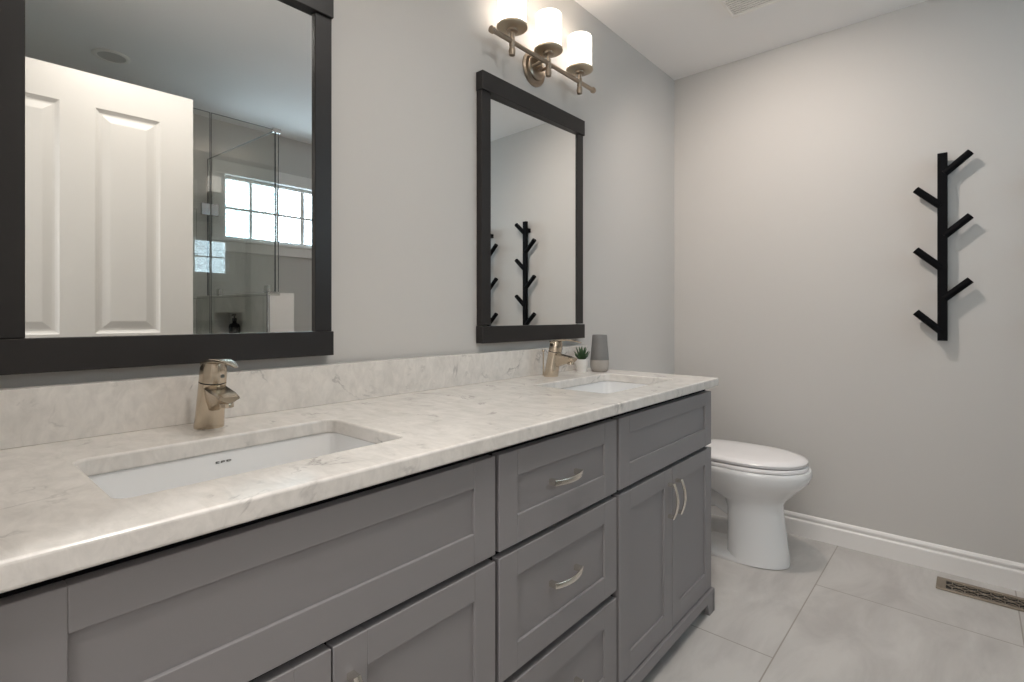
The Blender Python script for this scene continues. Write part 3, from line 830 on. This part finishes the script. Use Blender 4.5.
prism([(xin(PN) - .012, PN + .002), (1.352, PN + .002), (1.34, ye), (xin(ye) - .012, ye)], 1.2005, 1.212)
struct('trim_3', bm, M_STILE2)
bm = nb(); prism([(1.353, PN + .004), (1.438, PN + .004), (1.438, ye), (1.341, ye)], 1.2005, 1.216)
box(bm, 1.298, 1.437, PN + .0005, PN + .006, 0, 1.2); struct('trim_4', bm, M_TRIM)
bm = nb(); box(bm, xin(PN) - .013, xin(PN) + .002, PN + .0005, PN + .008, 0, 1.2); struct('trim_5', bm, M_CHROME)
bm = nb(); box(bm, .012, 1.205, YW + .0005, YW + .011, 0, 2.0); struct('trim_6', bm, M_STILE)
bm = nb(); box(bm, .0005, .011, YW + .001, -1.79, 0, 2.0); struct('trim_7', bm, M_STILE2)
bm = nb(); box(bm, .012, 1.28, PN - .03, PN + .03, 0, .09, .004); struct('trim_8', bm, M_STILE)

GY = -1.745; GZ = 2.15; GXC = 1.343; HX = .987
def gpanel(bm, quad_outline, nrm, th):
    """outline (list of Vector), extruded by th along nrm; rim faces get the edge material"""
    nrm = Vector(nrm)
    a = [bm.verts.new(p - nrm*th/2) for p in quad_outline]; b = [bm.verts.new(p + nrm*th/2) for p in quad_outline]
    bm.faces.new(a).material_index = 0; bm.faces.new(list(reversed(b))).material_index = 0
    n = len(a)
    for i in range(n):
        j = (i + 1) % n
        bm.faces.new((a[i], a[j], b[j], b[i])).material_index = 1
def clamp(x, y, z, dx, dy, dz, parent, name='glass_clamp'):
    bm = nb(); box(bm, x - dx, x + dx, y - dy, y + dy, z - dz, z + dz, .0015); return obj(name, bm, M_CHROME, parent)
sp_ = thing('shower_glass_panel', (1.16, GY, .09), 'fixed clear glass shower panel beside the half wall, reflecting the lamp shades', 'shower glass')
bm = nb()
gpanel(bm, [Vector((HX + .003, GY, .092)), Vector((1.279, GY, .092)), Vector((1.279, GY, 1.222)), Vector((GXC, GY, 1.222)), Vector((GXC, GY, GZ)), Vector((HX + .003, GY, GZ))], (0, 1, 0), .009)
obj('glass_pane', bm, [M_GLASS, M_GEDGE], sp_)
clamp(GXC - .012, GY, GZ - .004, .024, .009, .012, sp_, 'corner_bracket')
clamp(HX + .02, GY, 1.64, .018, .010, .03, sp_, 'hinge_plate')
sd = thing('shower_door', (.64, GY, .1), 'clear glass shower door mostly hidden behind the open white door', 'shower door')
bm = nb(); gpanel(bm, [Vector((.03, GY, .10)), Vector((HX - .003, GY, .10)), Vector((HX - .003, GY, GZ)), Vector((.03, GY, GZ))], (0, 1, 0), .009)
obj('glass_pane', bm, [M_GLASS, M_GEDGE], sd)
clamp(HX - .024, GY, 1.64, .020, .010, .03, sd, 'hinge'); clamp(HX - .024, GY, .45, .020, .010, .03, sd, 'hinge')
bm = nb(); tube(bm, [(.12, GY + .005, .95), (.12, GY + .045, .95), (.12, GY + .045, 1.2), (.12, GY + .005, 1.2)], .008, 12); obj('pull_bar', bm, M_CHROME, sd, smooth=40)
ss = thing('shower_side_glass', (1.30, -2.15, 1.216), 'clear glass pane clamped upright along the top of the half wall', 'shower glass')
ga, gb = Vector((1.330, GY - .012, 0)), Vector((1.268, YW + .014, 0))
gn = Vector((-(gb - ga).y, (gb - ga).x, 0)).normalized()
bm = nb()
gpanel(bm, [ga + Vector((0, 0, 1.222)), gb + Vector((0, 0, 1.222)), gb + Vector((0, 0, GZ)), ga + Vector((0, 0, GZ))], gn, .009)
obj('glass_pane', bm, [M_GLASS, M_GEDGE], ss)
for q in (.10, .80):
    c = ga.lerp(gb, q); clamp(c.x, c.y, 1.237, .011, .022, .022, ss)
bt = thing('shampoo_bottle', (1.275, -2.25, nz0), 'dark pump bottle in the tiled niche of the shower half wall', 'bottle')
bm = nb(); lathe(bm, [(.030, .001), (.033, .006), (.033, .135), (.028, .150), (.012, .158), (.012, .172)], T(1.292, -2.25, nz0), 24)
obj('bottle_body', bm, M_BLACK, bt, smooth=40)
bm = nb(); lathe(bm, [(.014, .1725), (.014, .188), (.005, .190), (.005, .205), (.010, .206), (.010, .214)], T(1.292, -2.25, nz0), 16)
sweep(bm, [(1.292, -2.25 - .013*k, nz0 + .210 - .0015*k) for k in range(4)], (1, 0, 0), [.014, .012, .010, .008], [.008]*4)
obj('pump', bm, M_BLACK, bt, smooth=40)

# glowing dome for the added hallway fill lamp
bm = nb(); lathe(bm, [(.20, -.001), (.20, -.02), (.17, -.05), (.10, -.066), (0, -.07)], T(-.75, -.95, ZC), 36, True, False)
tag(obj('hallway_fill_dome', bm, M_HALLGLOW, base=(-.75, -.95, ZC), smooth=50), 'added round fill lamp, unseen, in the hallway outside the door', 'ceiling light')
